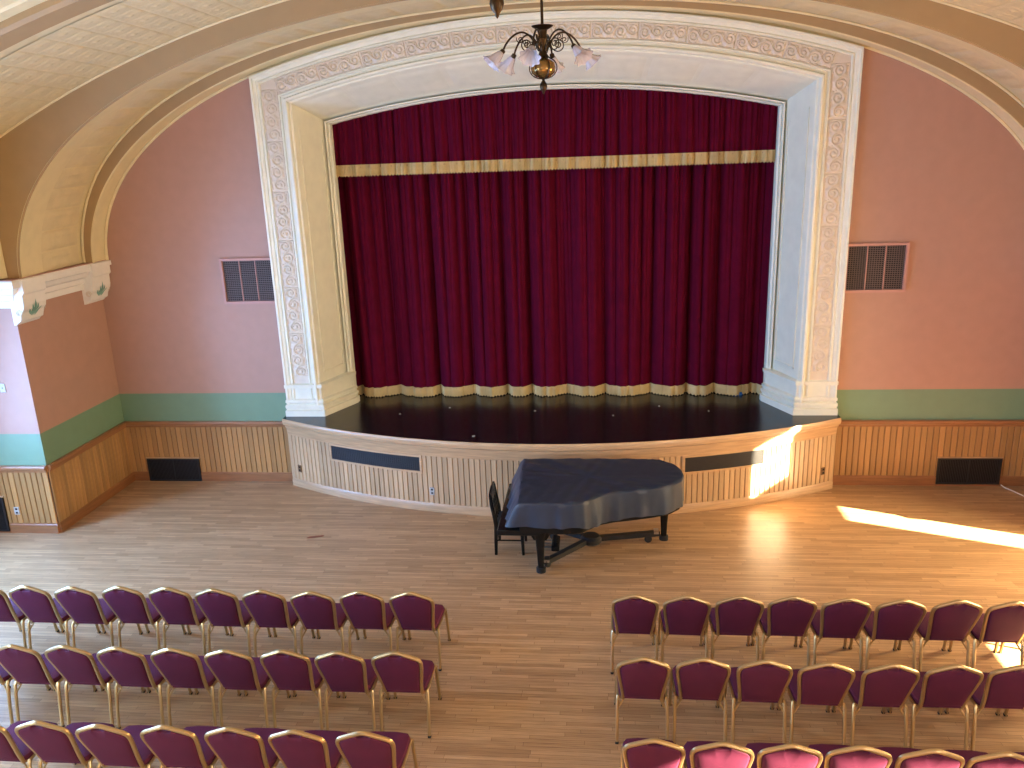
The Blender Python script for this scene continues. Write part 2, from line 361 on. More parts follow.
# ------------------------------------------------------------------ stage arch (soffit, rib, face) and ceiling
NA = 120
def sweep2(f0, y0, f1, y1, n=NA):
    mb = MB(); a = [f0(i/n) for i in range(n+1)]; b = [f1(i/n) for i in range(n+1)]
    mb.add([(x, y0, z) for x, z in a]+[(x, y1, z) for x, z in b], [(i, i+1, i+n+2, i+n+1) for i in range(n)]); return mb
YF = -.36
def scaled(f, k): return lambda u: (f(u)[0]*k, ZL+(f(u)[1]-ZL)*k)
arch = struct(sweep2(A1, -D, A2, YF).obj('trim_1', 'cream', smooth=True), 'cream plaster soffit of the great arch before the stage', 'arch')
sweep2(A2, YF, A3, YF).obj('rib_face', 'tan', arch, smooth=True)
sweep2(A3, YF, A3, .02).obj('rib_soffit', 'cream', arch, smooth=True)
# bead mouldings along the arch
def arch_bead(f, y, r, m, k=1.0, n=100):
    pts = [(f(i/n)[0]*k, y, ZL+(f(i/n)[1]-ZL)*k) for i in range(n+1)]
    return MB().tube(pts, r, 6, cap=True).obj('bead_moulding', m, arch, smooth=True)
arch_bead(A2, YF-.02, .018, 'cream', .996); arch_bead(A3, -.015, .022, 'cream', .998); arch_bead(A3, YF+.015, .012, 'cream', .999); arch_bead(A1, -D+.02, .014, 'tan', .999)
# audience-facing tan face between the arch and the main vault
def vault_pt(u):
    # same parameter as arch: follow wall, then the vault
    x1, z1 = A1(u)
    ang = math.atan2(z1-ZL, x1)
    dx, dz = math.cos(ang), math.sin(ang)
    lo, hi = 0.0, 12.0
    for _ in range(50):
        m_ = (lo+hi)/2; x = m_*dx; z = ZL+m_*dz
        inside = abs(x) < W1 and z < (vz(min(abs(x), W1)))
        if inside: lo = m_
        else: hi = m_
    return lo*dx, ZL+lo*dz
tanf = MB(); a = [A1(i/240) for i in range(241)]; b = [vault_pt(i/240) for i in range(241)]
tanf.add([(x, -D, z) for x, z in a]+[(x, -D, z) for x, z in b], [(i, i+1, i+242, i+241) for i in range(240)])
tanf.obj('arch_face', 'tan', arch)
arch_edge = MB().tube([(x, -D-.012, z-.004) for x, z in b if abs(x) < 6.7], .016, 6).obj('edge_moulding', 'cream', arch, smooth=True)
# embossed plates on the soffit
def plate(P, nu, nv, h, name, m, parent, relief=None):
    """a thin pressed plate lying on surface P(u,v), raised by h along the surface normal"""
    def N(u, v):
        e = 1e-3; p = np.array(P(u, v)); a_ = np.array(P(min(u+e, 1), v))-np.array(P(max(u-e, 0), v)); b_ = np.array(P(u, min(v+e, 1)))-np.array(P(u, max(v-e, 0)))
        n_ = np.cross(a_, b_); return n_/np.linalg.norm(n_)
    def Q(u, v):
        k = h*(relief(u, v) if relief else 1)
        if u in (0, 1) or v in (0, 1): k = -.002*np.sign(h)
        return tuple(np.array(P(u, v))+N(u, v)*k)
    return MB().grid(Q, nu, nv).obj(name, m, parent, smooth=True)
def soff(u, s):
    x0, z0 = A1(u); x1, z1 = A2(u); return (x0+(x1-x0)*s, -D+(YF+D)*s, z0+(z1-z0)*s)
NP = 36
def scroll(u, v):
    # repeating pressed ornament: two rosettes and a border bead
    e = .25+.75*(min(u, 1-u, v, 1-v) > .06)
    r = 0
    for cx, cy in ((.25, .5), (.75, .5)):
        d = math.hypot((u-cx)*2.0, v-cy); t = math.atan2(v-cy, (u-cx)*2.0); r += max(0, 1-d/.46)*(.55+.45*math.sin(5*t+18*d))
    return e*(.5+1.3*r)
for i in range(NP):
    u0, u1 = i/NP+.0008, (i+1)/NP-.0008
    sg = plate(lambda u, v: soff(u0+(u1-u0)*u, .34+.60*v), 16, 12, -.024, 'embossed_plate', 'tin', arch, scroll)
    plate(lambda u, v: soff(u0+(u1-u0)*u, .02+.29*v), 4, 2, -.008, 'border_plate', 'cream', arch)

# main vault shell
ceil = MB()
xs = [W1*math.sin(PI/2*t) if False else t*W1 for t in np.linspace(-1, 1, 81)]
n = len(xs); ceil.add([(x, -D+.0, vz(x)+.012) for x in xs]+[(x, YR, vz(x)+.012) for x in xs], [(i, i+1, i+1+n, i+n) for i in range(n-1)])
ceil.add([(x, -D, vz(x)+.15) for x in xs]+[(x, YR, vz(x)+.15) for x in xs], [(i, i+1, i+1+n, i+n) for i in range(n-1)])
ceiling = struct(ceil.obj('ceiling', 'cream', smooth=True), 'cream pressed tin barrel vault over the hall', 'ceiling')
# pressed tin panels in the bay next to the arch
HALF = math.asin(W1/VR)
NC, NR = 48, 6; Y0t, Y1t = -1.915, -3.52
da = 2*HALF/NC; pw = VR*da-.004; ph = (Y0t-Y1t)/NR-.004
def tinrelief(u, v):
    a_, b_ = u-.5, v-.5; d = math.hypot(a_, b_); t = math.atan2(b_, a_)
    edge = min(u, 1-u, v, 1-v)
    q = .15*math.exp(-((edge-.10)/.05)**2)
    dia = abs(abs(a_)+abs(b_)-.42)
    q += .40*math.exp(-(dia/.06)**2)
    q += .8*math.exp(-(d/.10)**2)+.35*max(0, math.cos(4*t))*math.exp(-((d-.22)/.07)**2)
    return q
tb = MB()
NGx = 14
def TP(u, v):
    e = u in (0, 1) or v in (0, 1)
    return ((u-.5)*pw, (v-.5)*ph, .001 if e else -.020*tinrelief(u, v)-.001)
tb.grid(TP, NGx, NGx); tin_me = tb.mesh('ceiling_panel', 'tin', True)
cz = VT-VR
for c in range(NC):
    al = -HALF+(c+.5)*da
    for r in range(NR):
        o = link('ceiling_panel', tin_me, ceiling); o.location = (VR*math.sin(al), Y0t+(r+.5)*(Y1t-Y0t)/NR, cz+VR*math.cos(al)); o.rotation_euler = (0, al, 0)
bpw = VR*2*da-.005
bme = MB().grid(lambda u, v: ((u-.5)*bpw, (v-.5)*.46, .004 if (u in (0, 1) or v in (0, 1)) else -.010), 6, 5).mesh('border_panel', 'cream', True)
for c in range(NC//2):
    al = -HALF+(2*c+1)*da; o = link('border_panel', bme, ceiling); o.location = (VR*math.sin(al), -3.76, cz+VR*math.cos(al)); o.rotation_euler = (0, al, 0)
# transverse rib of the vault
rib = MB(); xr = np.linspace(-W1+.01, W1-.01, 61)
prof = [(-4.0, 0), (-4.0, .10), (-4.03, .13), (-4.32, .13), (-4.35, .10), (-4.35, 0)]
rib.loft([[(x*(1-dz/VR), y, vz(x)-dz) for y, dz in prof] for x in xr], closed=False)
rb = struct(rib.obj('trim_2', 'tan', smooth=True), 'tan transverse rib crossing the tin vault', 'rib')
rib2 = MB(); prof = [(-4.35, 0), (-4.35, .05), (-4.5, .05), (-4.52, .03), (-4.7, .03), (-4.7, 0)]
rib2.loft([[(x*(1-dz/VR), y, vz(x)-dz) for y, dz in prof] for x in xr], closed=False); rib2.obj('rib_moulding', 'cream', rb, smooth=True)
# bay ceilings
for sgn, nm in ((-1, 'trim_3'), (1, 'trim_4')):
    a, b = sorted((sgn*W1, sgn*(X3+.2)))
    struct(MB().box(a, b, BAY-.3, -D, ZL, ZL+.1).obj(nm, 'cream'), 'cream ceiling of the %s window bay' % ('left' if sgn < 0 else 'right'), 'ceiling')

# ------------------------------------------------------------------ cornice ledge and corbels (left and right)
def cornice(sgn, nm):
    prof = [(0, 3.17), (.03, 3.17), (.035, 3.25), (.06, 3.27), (.07, 3.33), (.12, 3.36), (.15, 3.42), (.19, 3.44), (.20, 3.52), (.19, 3.54), (0, 3.54)]
    k = len(prof)
    path = [((sgn*W1, 0.0), (-sgn, 0)), ((sgn*W1, -D), None), ((sgn*X3, -D), (0, -1))]
    rings = [[(sgn*(W1-d), 0, z) for d, z in prof], [(sgn*(W1-d), -D-d, z) for d, z in prof], [(sgn*X3, -D-d, z) for d, z in prof]]
    mb = MB(); mb.loft(rings, closed=True, cap=True)
    o = struct(mb.obj(nm, 'white'), 'white moulded cornice ledge under the %s springing of the arch' % ('left' if sgn < 0 else 'right'), 'cornice')
    # red-brown painted top of the ledge
    a, b = sorted((sgn*(W1-.185), sgn*W1)); MB().box(a, b, -D-.18, 0, 3.54, 3.548).obj('ledge_top', 'ventpaint', o)
    return o
def corbel(sgn, yc, lab, wrap=False):
    t = thing('corbel', lab, 'corbel', (sgn*W1, yc, 0))
    W = .44
    side = [(0, 2.95), (.03, 2.95), (.06, 2.98), (.10, 3.0), (.115, 3.05), (.13, 3.10), (.165, 3.14), (.18, 3.2), (.185, 3.33), (.215, 3.36), (.215, 3.53), (0, 3.53)]
    mb = MB(); mb.prism([(-sgn*d, z) for d, z in side], -W/2, W/2, 'y'); mb.obj('body', 'white', t)
    cap = MB(); cap.box(*sorted((-sgn*.01, -sgn*.235)), -W/2-.02, W/2+.02, 3.47, 3.535); cap.obj('cap', 'white', t)
    # painted acanthus leaf on the face
    for s_, hgt in ((0, .22), (-1, .16), (1, .16), (-2, .11), (2, .11)):
        lf = MB(); pts = []
        n_ = 8
        for i in range(n_+1):
            q = i/n_; pts.append((s_*.045*(.3+q)+.022*math.sin(PI*q), q))
        for i in range(n_, -1, -1):
            q = i/n_; pts.append((s_*.045*(.3+q)-.022*math.sin(PI*q), q))
        vs = []
        for (yy, q) in pts:
            z = 3.04+hgt*q; d = np.interp(z, [2.95, 3.0, 3.05, 3.10, 3.14, 3.2, 3.33, 3.36], [.03, .10, .115, .13, .165, .18, .185, .215])+.012
            vs.append((-sgn*d, yy, z))
        lf.add(vs, [(i, i+1, 2*n_-i, 2*n_+1-i) for i in range(n_)]); lf.obj('leaf', 'leafgreen', t)
    for e in (-1, 1):
        sp = [(-sgn*(.10+.045*math.cos(a_)*(1-a_/16)), e*(W/2+.004), 3.10+.045*math.sin(a_)*(1-a_/16)) for a_ in np.linspace(0, 11, 26)]
        MB().tube(sp, .008, 5).obj('scroll', 'stone', t, smooth=True)
    return t
for sgn, nm in ((-1, 'trim_5'), (1, 'trim_6')):
    cornice(sgn, nm); sd = 'left' if sgn < 0 else 'right'
    corbel(sgn, -.24, 'white corbel with green leaf against the rose back wall on the %s' % sd)
    corbel(sgn, -1.72, 'white corbel with green leaf at the outer corner of the %s pier' % sd)

# ------------------------------------------------------------------ proscenium frame
def arc_z(x, zc, ze, xe): # circular arc through (0,zc),(xe,ze)
    sg = zc-ze; R = (xe*xe+sg*sg)/(2*sg); return zc-R+math.sqrt(R*R-x*x)
NT = 60
def frame_path(xe, ze, zc):
    p = [(-xe, ZS), (-xe, ze)]
    p += [(-xe+2*xe*i/NT, arc_z(-xe+2*xe*i/NT, zc, ze, xe)) for i in range(1, NT)]
    return p+[(xe, ze), (xe, ZS)]
FO = frame_path(4.05, 5.99, 6.605); FI = frame_path(3.50, 5.625, 6.115); FB = frame_path(3.26, 5.40, 5.755)
frame = tag(bpy.data.objects.new('proscenium_frame', None), 'wide ivory plaster proscenium frame around the burgundy stage curtain', 'stage frame'); COL.objects.link(frame)
def frame_sweep(name, A_, ya, B_, yb, prof, m, smooth=False):
    rings = []
    for s, pr in prof:
        rings.append([(o[0]+(i[0]-o[0])*s, ya+(yb-ya)*s-pr, o[1]+(i[1]-o[1])*s) for o, i in zip(A_, B_)])
    return MB().loft(rings, closed=False).obj(name, m, frame, smooth)
frame_sweep('outer_moulding', FO, 0, FI, 0, [(0, -.02), (0, .07), (.015, .095), (.07, .095), (.09, .08), (.15, .075), (.18, .06), (.21, .075), (.24, .075), (.26, .05)], 'ivory')
frame_sweep('ornament_field', FO, 0, FI, 0, [(.255, .05), (.70, .05)], 'stone')
frame_sweep('inner_moulding', FO, 0, FI, 0, [(.69, .05), (.70, .075), (.74, .075), (.76, .055), (.82, .055), (.84, .085), (.86, .10), (.91, .10), (.93, .085), (.95, .05), (.98, .05), (1, .04), (1, .0)], 'ivory')
# splayed reveal and the edge moulding at the curtain
frame_sweep('reveal', FI, -.04, FB, .68, [(0, 0), (1, 0)], 'ivory')
def reveal_pt(Q0, Q1, s, k): # offset from reveal into the opening
    return None
FBo = frame_path(3.26, 5.40, 5.755); FBi = frame_path(3.20, 5.355, 5.71)
frame_sweep('curtain_edge_moulding', FBo, .60, FBi, .66, [(0, -.02), (0, .03), (.35, .045), (.45, .0), (.6, .02), (1, .02), (1, -.12)], 'ivory')
# plates on the top of the reveal
def rev_top(x01, s):
    xo = (-3.50+7.0*x01); zo = arc_z(xo, 6.115, 5.625, 3.50); xi = (-3.26+6.52*x01); zi = arc_z(xi, 5.755, 5.40, 3.26)
    return (xo+(xi-xo)*s, -.04+.72*s, zo+(zi-zo)*s)
def jac(u, v):
    e = .4+.6*(min(u, 1-u, v, 1-v) > .08)
    d = math.hypot(u-.5, (v-.5)); t = math.atan2(v-.5, u-.5)
    return e*(.7+.7*max(0, 1-d/.45)*(.5+.5*math.sin(4*t+12*d)))
NPl = 10
for i in range(NPl):
    u0, u1 = i/NPl+.003, (i+1)/NPl-.003
    plate(lambda u, v: rev_top(u0+(u1-u0)*u, .08+.74*v), 14, 10, -.012, 'reveal_plate', 'ivory', frame, jac)
# raised border lines on the reveal of the jambs
def jamb_pt(sgn, s, z, off): return (sgn*(3.50-.24*s-off*.9), -.04+.72*s-off*.4, z)
for sgn in (-1, 1):
    for (s0, s1, z0, z1) in ((.14, .17, 1.75, 5.3), (.80, .83, 1.75, 5.15), (.14, .83, 1.75, 1.78)):
        MB().loft([[jamb_pt(sgn, s0, z0, 0), jamb_pt(sgn, s0, z0, .015), jamb_pt(sgn, s1, z0, .015), jamb_pt(sgn, s1, z0, 0)], [jamb_pt(sgn, s0, z1, 0), jamb_pt(sgn, s0, z1, .015), jamb_pt(sgn, s1, z1, .015), jamb_pt(sgn, s1, z1, 0)]], True, True).obj('panel_bead', 'ivory', frame)
# ornament panels (scroll relief)
OL, OW = .62, .215
def ornament_height(u, v):
    x = (u-.5)*OL; y = (v-.5)*OW; h = 0
    stem = .055*math.sin(2*PI*x/.31)
    h = max(h, math.exp(-((y-stem)/.012)**2))
    for cx, cy, sg in ((-.2325, -.012, 1), (-.0775, .012, -1), (.0775, -.012, 1), (.2325, .012, -1)):
        dx, dy = x-cx, y-cy; d = math.hypot(dx, dy); t = math.atan2(dy*sg, dx)
        if d < .085:
            k = (d/.085-(t/(2*PI)) % 1*.5) % .5
            h = max(h, math.exp(-((k-.25)/.11)**2)*(1-.2*d/.085))
            h = max(h, .9*math.exp(-(d/.018)**2))
        if .05 < d < .11: h = max(h, .7*max(0, math.cos(6*t+1))*math.exp(-((d-.085)/.018)**2))
    return h
om = MB()
def OP(u, v):
    e = u in (0, 1) or v in (0, 1); b_ = min(u*OL, (1-u)*OL, v*OW, (1-v)*OW)
    k = 0 if e else (.014 if b_ < .012 else .004+.026*ornament_height(u, v))
    return ((u-.5)*OL, -k, (v-.5)*OW)
om.grid(OP, 52, 20); orn_me = om.mesh('ornament_panel', 'stone', True)
zside = np.linspace(1.72, 5.82, 7)
def orn(x, z, rot, sc=1.0, wd=1.0):
    o = link('ornament_panel', orn_me, frame); o.location = (x, -.05, z); o.rotation_euler = (0, rot, 0); o.scale = (sc, 1, wd)
for sgn in (-1, 1):
    for i in range(6):
        orn(sgn*(4.05-.55*.475), (zside[i]+zside[i+1])/2, PI/2, (zside[1]-zside[0])/OL*.985, 1.12)
NTp = 12
for i in range(NTp):
    x0, x1 = -3.95+7.9*i/NTp, -3.95+7.9*(i+1)/NTp
    def mid(x):
        zo = arc_z(x, 6.605, 5.99, 4.05); xi = x*3.50/4.05; zi = arc_z(xi, 6.115, 5.625, 3.50); return (x+(xi-x)*.475, zo+(zi-zo)*.475)
    p0, p1 = mid(x0), mid(x1); L_ = math.hypot(p1[0]-p0[0], p1[1]-p0[1]); orn((p0[0]+p1[0])/2, (p0[1]+p1[1])/2, -math.atan2(p1[1]-p0[1], p1[0]-p0[0]), L_/OL*.985, 1.0)
# plinths
for sgn in (-1, 1):
    rings = []
    base = [(4.09, .0), (4.09, -.10), (3.52, -.10), (3.19, .62), (3.19, .72), (3.6, .72), (3.6, .0)]
    def ring(z, e):
        return [(sgn*(4.03+e*.5), .02, z), (sgn*(4.03+e*.5), -.05-e*.8, z), (sgn*(3.50-e*.6), -.05-e*.8, z), (sgn*(3.22-e), .60, z), (sgn*(3.22-e), .70, z), (sgn*3.8, .70, z)]
    prof = [(ZS, .08), (ZS+.09, .08), (ZS+.10, .045), (ZS+.14, .07), (ZS+.17, .07), (ZS+.19, .03), (ZS+.22, .06), (ZS+.25, .055), (ZS+.27, .01), (ZS+.43, .01), (ZS+.44, .05), (ZS+.49, .055), (ZS+.51, .0)]
    MB().loft([ring(z, e) for z, e in prof], True, True).obj('plinth', 'ivory', frame)

# ------------------------------------------------------------------ stage
stage = tag(bpy.data.objects.new('stage', None), 'raised stage with black deck and curved beadboard front', 'stage'); COL.objects.link(stage)
THM = math.asin(4.045/SR)
def sp(th, R=SR): return (R*math.sin(th), SYC-R*math.cos(th))
NS = 72
ths = [-THM+2*THM*i/NS for i in range(NS+1)]
dk = MB(); fr = [sp(t, SR+.088) for t in ths]; n = len(fr)
poly = [(x, min(y, -.005)) for x, y in fr]
dk.add([(x, y, ZS) for x, y in poly]+[(x, 0.0, ZS) for x, y in poly], [(i, i+1, i+1+n, i+n) for i in range(n-1)])
dk.box(-3.9, 3.9, 0, 3.4, ZS-.06, ZS); dk.obj('deck', 'deck', stage)
def curved(name, prof, m, smooth=False, t0=-THM, t1=THM, nseg=NS, parent=stage):
    tt = [t0+(t1-t0)*i/nseg for i in range(nseg+1)]
    return MB().loft([[(*sp(t, SR+d), z) for d, z in prof] for t in tt], True, True).obj(name, m, parent, smooth)
curved('nosing', [(-.02, ZS-.115), (.045, ZS-.115), (.085, ZS-.10), (.10, ZS-.06), (.098, ZS-.012), (.09, ZS-.003), (.0, ZS-.003), (-.02, ZS-.003)], 'oaklip', True)
curved('cove_moulding', [(-.02, ZS-.27), (.022, ZS-.27), (.03, ZS-.25), (.035, ZS-.17), (.06, ZS-.13), (.06, ZS-.115), (-.02, ZS-.115)], 'oaklip', True)
curved('base_moulding', [(-.02, 0), (.035, 0), (.035, .10), (.02, .125), (-.02, .125)], 'oaklip', True)
curved('board_joint_backing', [(-.03, .12), (0, .12), (0, ZS-.26), (-.03, ZS-.26)], 'oakjoint')
nb = 108; sb_me = board_mesh('board', ZS-.27-.125, SR*2*THM/nb, 'pine_stage')
for i in range(nb):
    t = -THM+2*THM*(i+.5)/nb; x, y = sp(t); o = link('board', sb_me, stage); o.location = (x, y, .125); o.rotation_euler = (0, 0, t)
for sgn in (-1, 1):
    curved('side_return', [(-.3, 0), (.02, 0), (.02, ZS-.1), (-.3, ZS-.1)], 'pine_stage', t0=sgn*THM-.001, t1=sgn*THM+.001, nseg=1)
def stage_grille(t0, t1, lab):
    g = thing('stage_vent', lab, 'vent')
    z0, z1 = .60, .81
    curved('mesh_panel', [(.012, z0), (.024, z0), (.024, z1), (.012, z1)], 'bluegrille', t0=t0, t1=t1, nseg=16, parent=g)
    for a, b in ((z0-.03, z0), (z1, z1+.03)): curved('frame_rail', [(.0, a), (.034, a), (.034, b), (.0, b)], 'oaklip', t0=t0, t1=t1, nseg=16, parent=g)
    for a, b in ((t0-.004, t0), (t1, t1+.004)): curved('frame_stile', [(.0, z0-.03), (.034, z0-.03), (.034, z1+.03), (.0, z1+.03)], 'oaklip', t0=a, t1=b, nseg=2, parent=g)
    fins = MB()
    k = 46
    for i in range(k):
        t = t0+(t1-t0)*(i+.5)/k; hw = .0016
        fins.loft([[(*sp(t-hw, SR+.028), z), (*sp(t+hw, SR+.028), z), (*sp(t+hw, SR+.020), z), (*sp(t-hw, SR+.020), z)] for z in (z0, z1)], True, True)
    for i in range(8):
        z = z0+(z1-z0)*(i+.5)/8
        fins.loft([[(*sp(t, SR+.02), z-.003), (*sp(t, SR+.029), z-.003), (*sp(t, SR+.029), z+.003), (*sp(t, SR+.02), z+.003)] for t in np.linspace(t0, t1, 17)], True, True)
    fo = fins.obj('lattice', 'black', g); fo['kind'] = 'stuff'
stage_grille(math.asin(-3.235/SR), math.asin(-1.81/SR), 'long dark lattice vent in the stage front left of the piano')
stage_grille(math.asin(1.84/SR), math.asin(2.94/SR), 'long dark lattice vent in the sunlit right part of the stage front')
def outlet(name, lab, loc, rz, m='plate', hole='void', cat='outlet', w_=.075, h_=.115):
    t = thing(name, lab, cat, loc, rz)
    MB().cbox(-w_/2, w_/2, -.012, 0, -h_/2, h_/2, .004).obj('plate', m, t)
    for dz in (-.026, .026):
        MB().box(-.016, .016, -.0135, -.011, dz-.014, dz+.014).obj('socket', hole, t)
    return t
for x, lab, m in ((-1.652, 'pale outlet plate on the stage front left of the piano chair', 'plate'), (-3.879, 'small brown outlet at the left end of the stage front', 'ivoryplate'), (3.877, 'small dark outlet at the right end of the stage front', 'ivoryplate')):
    t = math.asin(x/SR); px, py = sp(t, SR+.018); outlet('wall_outlet', lab, (px, py, .31), t, m)
outlet('wall_outlet', 'white outlet low on the beadboard front of the left pier', (-7.34, -D-.019, .336), 0)
sw = thing('light_switch', 'small white switch plate on the pale wall at the left edge', 'switch', (-7.169, -D, 2.1)); MB().cbox(-.04, .04, -.012, 0, -.06, .06, .004).obj('plate', 'plate', sw); MB().box(-.008, .008, -.022, -.012, -.014, .014).obj('toggle', 'plate', sw)
# tape marks on the stage
for i, (x, y, s) in enumerate(((-1.039, -1.0, .028), (-.267, .13, .02), (-2.317, 0.0, .018), (.9, -.1, .016), (1.6, .35, .016), (-1.6, .3, .016), (2.3, .1, .014))):
    mk = MB(); mk.prism([(s*.8*math.cos(a_)*(1+.2*math.sin(3*a_+i)), s*math.sin(a_)) for a_ in np.linspace(0, 2*PI, 9)[:-1]], 0, .003)
    o = mk.obj('tape_mark', 'plate'); o.location = (x, y, ZS+.0005); tag(o, 'tiny white tape mark on the black deck, '+('near the front edge left of centre', 'middle of the deck left of centre', 'by the left jamb', 'right of centre near the front', 'right of centre near the curtain', 'left of centre near the curtain', 'by the right jamb')[i], 'tape mark', 'white tape marks on the stage deck')

# ------------------------------------------------------------------ curtains
def fold(x, z01, seed, wl, amp, fine, pw=.7):
    """fold depth at x: broad rounded fronts, narrow deep backs"""
    ph = PI*(x/wl+.22*math.sin(1.9*x+seed)+.10*math.sin(4.7*x+2*seed))
    b_ = 2*abs(math.cos(ph))**pw-1
    ph2 = PI*(x/(wl*.36)+.3*math.sin(2.3*x+seed*1.7)); ph3 = PI*(x/(wl*.19)+.3*math.sin(3.1*x+seed))
    g2 = 2*abs(math.cos(ph2))**.6-1; g3 = 2*abs(math.cos(ph3))**.8-1
    return amp*b_*(.45+.55*(1-z01))+fine*(g2*(.45+.55*z01)+.45*g3*z01)
def curtain_sheet(name, x0, x1, z0, z1, y0, wl, amp, fine, seed, nx, nz, m, parent, dy=0.0, zig=0.0, zref=None, pw=.75):
    zr = zref or (z0, z1)
    def P(u, v):
        x = x0+(x1-x0)*u; z = z0+(z1-z0)*v; q = (z-zr[0])/(zr[1]-zr[0])
        y = y0-fold(x, q, seed, wl, amp, fine, pw)+dy
        if zig: y += zig*(1 if int(round(u*nx)) % 2 else -1)*(1 if v < .8 else .25)
        if zig: y += .010*math.sin(x*52+3*math.sin(x*6.3)); z -= (.010*math.sin(x*140) if v == 0 else 0)
        sway = .02*math.sin(x*2.1+seed)*(1-q)
        return (x+sway, y, z)
    return MB().grid(P, nx, nz).obj(name, m, parent, True)
cur = tag(bpy.data.objects.new('stage_curtain', None), 'full burgundy velvet stage curtain closed down to the black deck', 'curtain'); COL.objects.link(cur)
CY = .985; zr = (ZS+.015, 5.9)
curtain_sheet('velvet_panel', -3.5, 0.03, ZS+.14, 5.9, CY, .56, .10, .052, 1.3, 620, 22, 'velvet', cur, zref=zr)
curtain_sheet('velvet_panel', 0.0, 3.5, ZS+.14, 5.9, CY+.01, .56, .10, .052, 1.3, 620, 22, 'velvet', cur, zref=zr)
curtain_sheet('gold_fringe', -3.5, 3.5, ZS+.012, ZS+.165, CY, .56, .10, .052, 1.3, 1100, 4, 'gold_fringe', cur, dy=-.012, zig=.004, zref=zr)
val = tag(bpy.data.objects.new('valance', None), 'short burgundy velvet valance with gold fringe across the stage top', 'valance'); COL.objects.link(val)
zr = (4.6, 5.95)
curtain_sheet('velvet_panel', -3.4, 3.4, 4.73, 5.95, .77, .22, .04, .022, 4.1, 900, 8, 'velvet', val, zref=zr, pw=.7)
curtain_sheet('gold_fringe', -3.4, 3.4, 4.61, 4.775, .77, .22, .04, .022, 4.1, 1100, 4, 'gold_fringe', val, dy=-.012, zig=.004, zref=zr, pw=.7)
# stage house behind
st = MB().box(-4.6, 4.6, 3.4, 3.5, 0, 7.2).box(-4.7, -4.6, .26, 3.5, 0, 7.2).box(4.6, 4.7, .26, 3.5, 0, 7.2).box(-4.7, 4.7, .26, 3.5, 7.1, 7.2).box(-X3, X3, .3, .4, 6.75, 7.2).box(-X3, X3, -D-.2, .4, 7.2, 7.3)
struct(st.obj('wall_stage', 'void'), 'dark stage house behind the curtain', 'wall')
bl = MB(); bl.loft([[(.12*math.cos(a_)*k, .07*math.sin(a_)*k, h) for a_ in np.linspace(0, 2*PI, 13)[:-1]] for k, h in ((.9, 0), (1, .03), (.8, .08), (.35, .10))], True, True)
o = bl.obj('blue_bag', 'bluecloth', smooth=True); o.scale = (.6, .6, .6); o.location = (2.86, .93, ZS); tag(o, 'bright blue object peeking under the right end of the curtain hem', 'bag')

# ------------------------------------------------------------------ wall vents
def wall_vent(xc, lab):
    t = thing('wall_vent', lab, 'vent', (xc, 0, 3.185)); hw, hh = .375, .30
    f = MB(); f.box(-hw, hw, -.05, -.0, hh, hh+.035).box(-hw, hw, -.05, 0, -hh-.035, -hh).box(-hw-.035, -hw, -.05, 0, -hh-.035, hh+.035).box(hw, hw+.035, -.05, 0, -hh-.035, hh+.035)
    f.obj('frame', 'ventpaint', t)
    MB().box(-hw, hw, -.004, 0, -hh, hh).obj('backing', 'void', t)
    for k in (-.5, .5): MB().box(k*.24-.005, k*.24+.005, -.03, -.004, -hh, hh).obj('mullion', 'ventpaint', t)
    fi = MB()
    for k in range(22):
        z = -hh+2*hh*(k+.5)/22; fi.box(-hw, hw, -.020, -.006, z-.006, z+.004)
    for k in range(24):
        x = -hw+2*hw*(k+.5)/24; fi.box(x-.003, x+.003, -.014, -.005, -hh, hh)
    fo = fi.obj('louvres', 'fins', t); fo['kind'] = 'stuff'
wall_vent(-4.43, 'square brown wall vent on the rose wall left of the stage frame'); wall_vent(4.44, 'square brown wall vent on the rose wall right of the stage frame')
def floor_vent(x0, x1, z0, z1, y, lab):
    t = thing('floor_vent', lab, 'vent', ((x0+x1)/2, y, 0)); hw = (x1-x0)/2
    MB().box(-hw, hw, -.034, -.0, z0, z1).obj('backing', 'void', t)
    f = MB(); b_ = .025
    f.box(-hw, hw, -.045, -.03, z1-b_, z1).box(-hw, hw, -.045, -.03, z0, z0+b_).box(-hw, -hw+b_, -.045, -.03, z0+b_, z1-b_).box(hw-b_, hw, -.045, -.03, z0+b_, z1-b_); f.obj('frame', 'black', t)
    MB().box(-hw-.012, hw+.012, -.04, 0, z1, z1+.012).obj('top_trim', 'oaklip', t)
    fi = MB()
    for k in range(36):
        x = -hw+b_+(2*hw-2*b_)*(k+.5)/36; fi.box(x-.004, x+.004, -.040, -.034, z0+b_, z1-b_)
    fo = fi.obj('bars', 'black', t); fo['kind'] = 'stuff'
    MB().box(-.012, .012, -.043, -.034, z0+b_, z1-b_).obj('centre_bar', 'black', t)
floor_vent(-6.49, -5.62, 0.002, .385, 0, 'black floor-level grille in the wainscot left of the stage')
floor_vent(5.54, 6.41, .03, .43, 0, 'black floor-level grille in the wainscot right of the stage')
floor_vent(-8.15, -7.50, .03, .54, -D, 'black grille cut by the left picture edge, low on the pier')

# ------------------------------------------------------------------ small floor things
cb = MB().tube([(6.43, -.05, .03), (6.46, -.10, .008), (6.52, -.22, .008), (6.60, -.45, .008), (6.66, -.8, .008), (6.64, -1.3, .008)], .007, 6).obj('cable', 'whitecable', smooth=True)
tag(cb, 'thin pale cable lying on the floor by the right floor grille', 'cable')
sc = MB().prism([(-.11, -.01), (-.02, -.03), (.10, -.015), (.12, .015), (.0, .03), (-.09, .02)], 0, .004).obj('floor_scrap', 'scrap'); sc.location = (-3.109, -1.914, .0); sc.rotation_euler = (0, 0, .3)
tag(sc, 'small reddish brown scrap on the floor left of the piano', 'scrap')

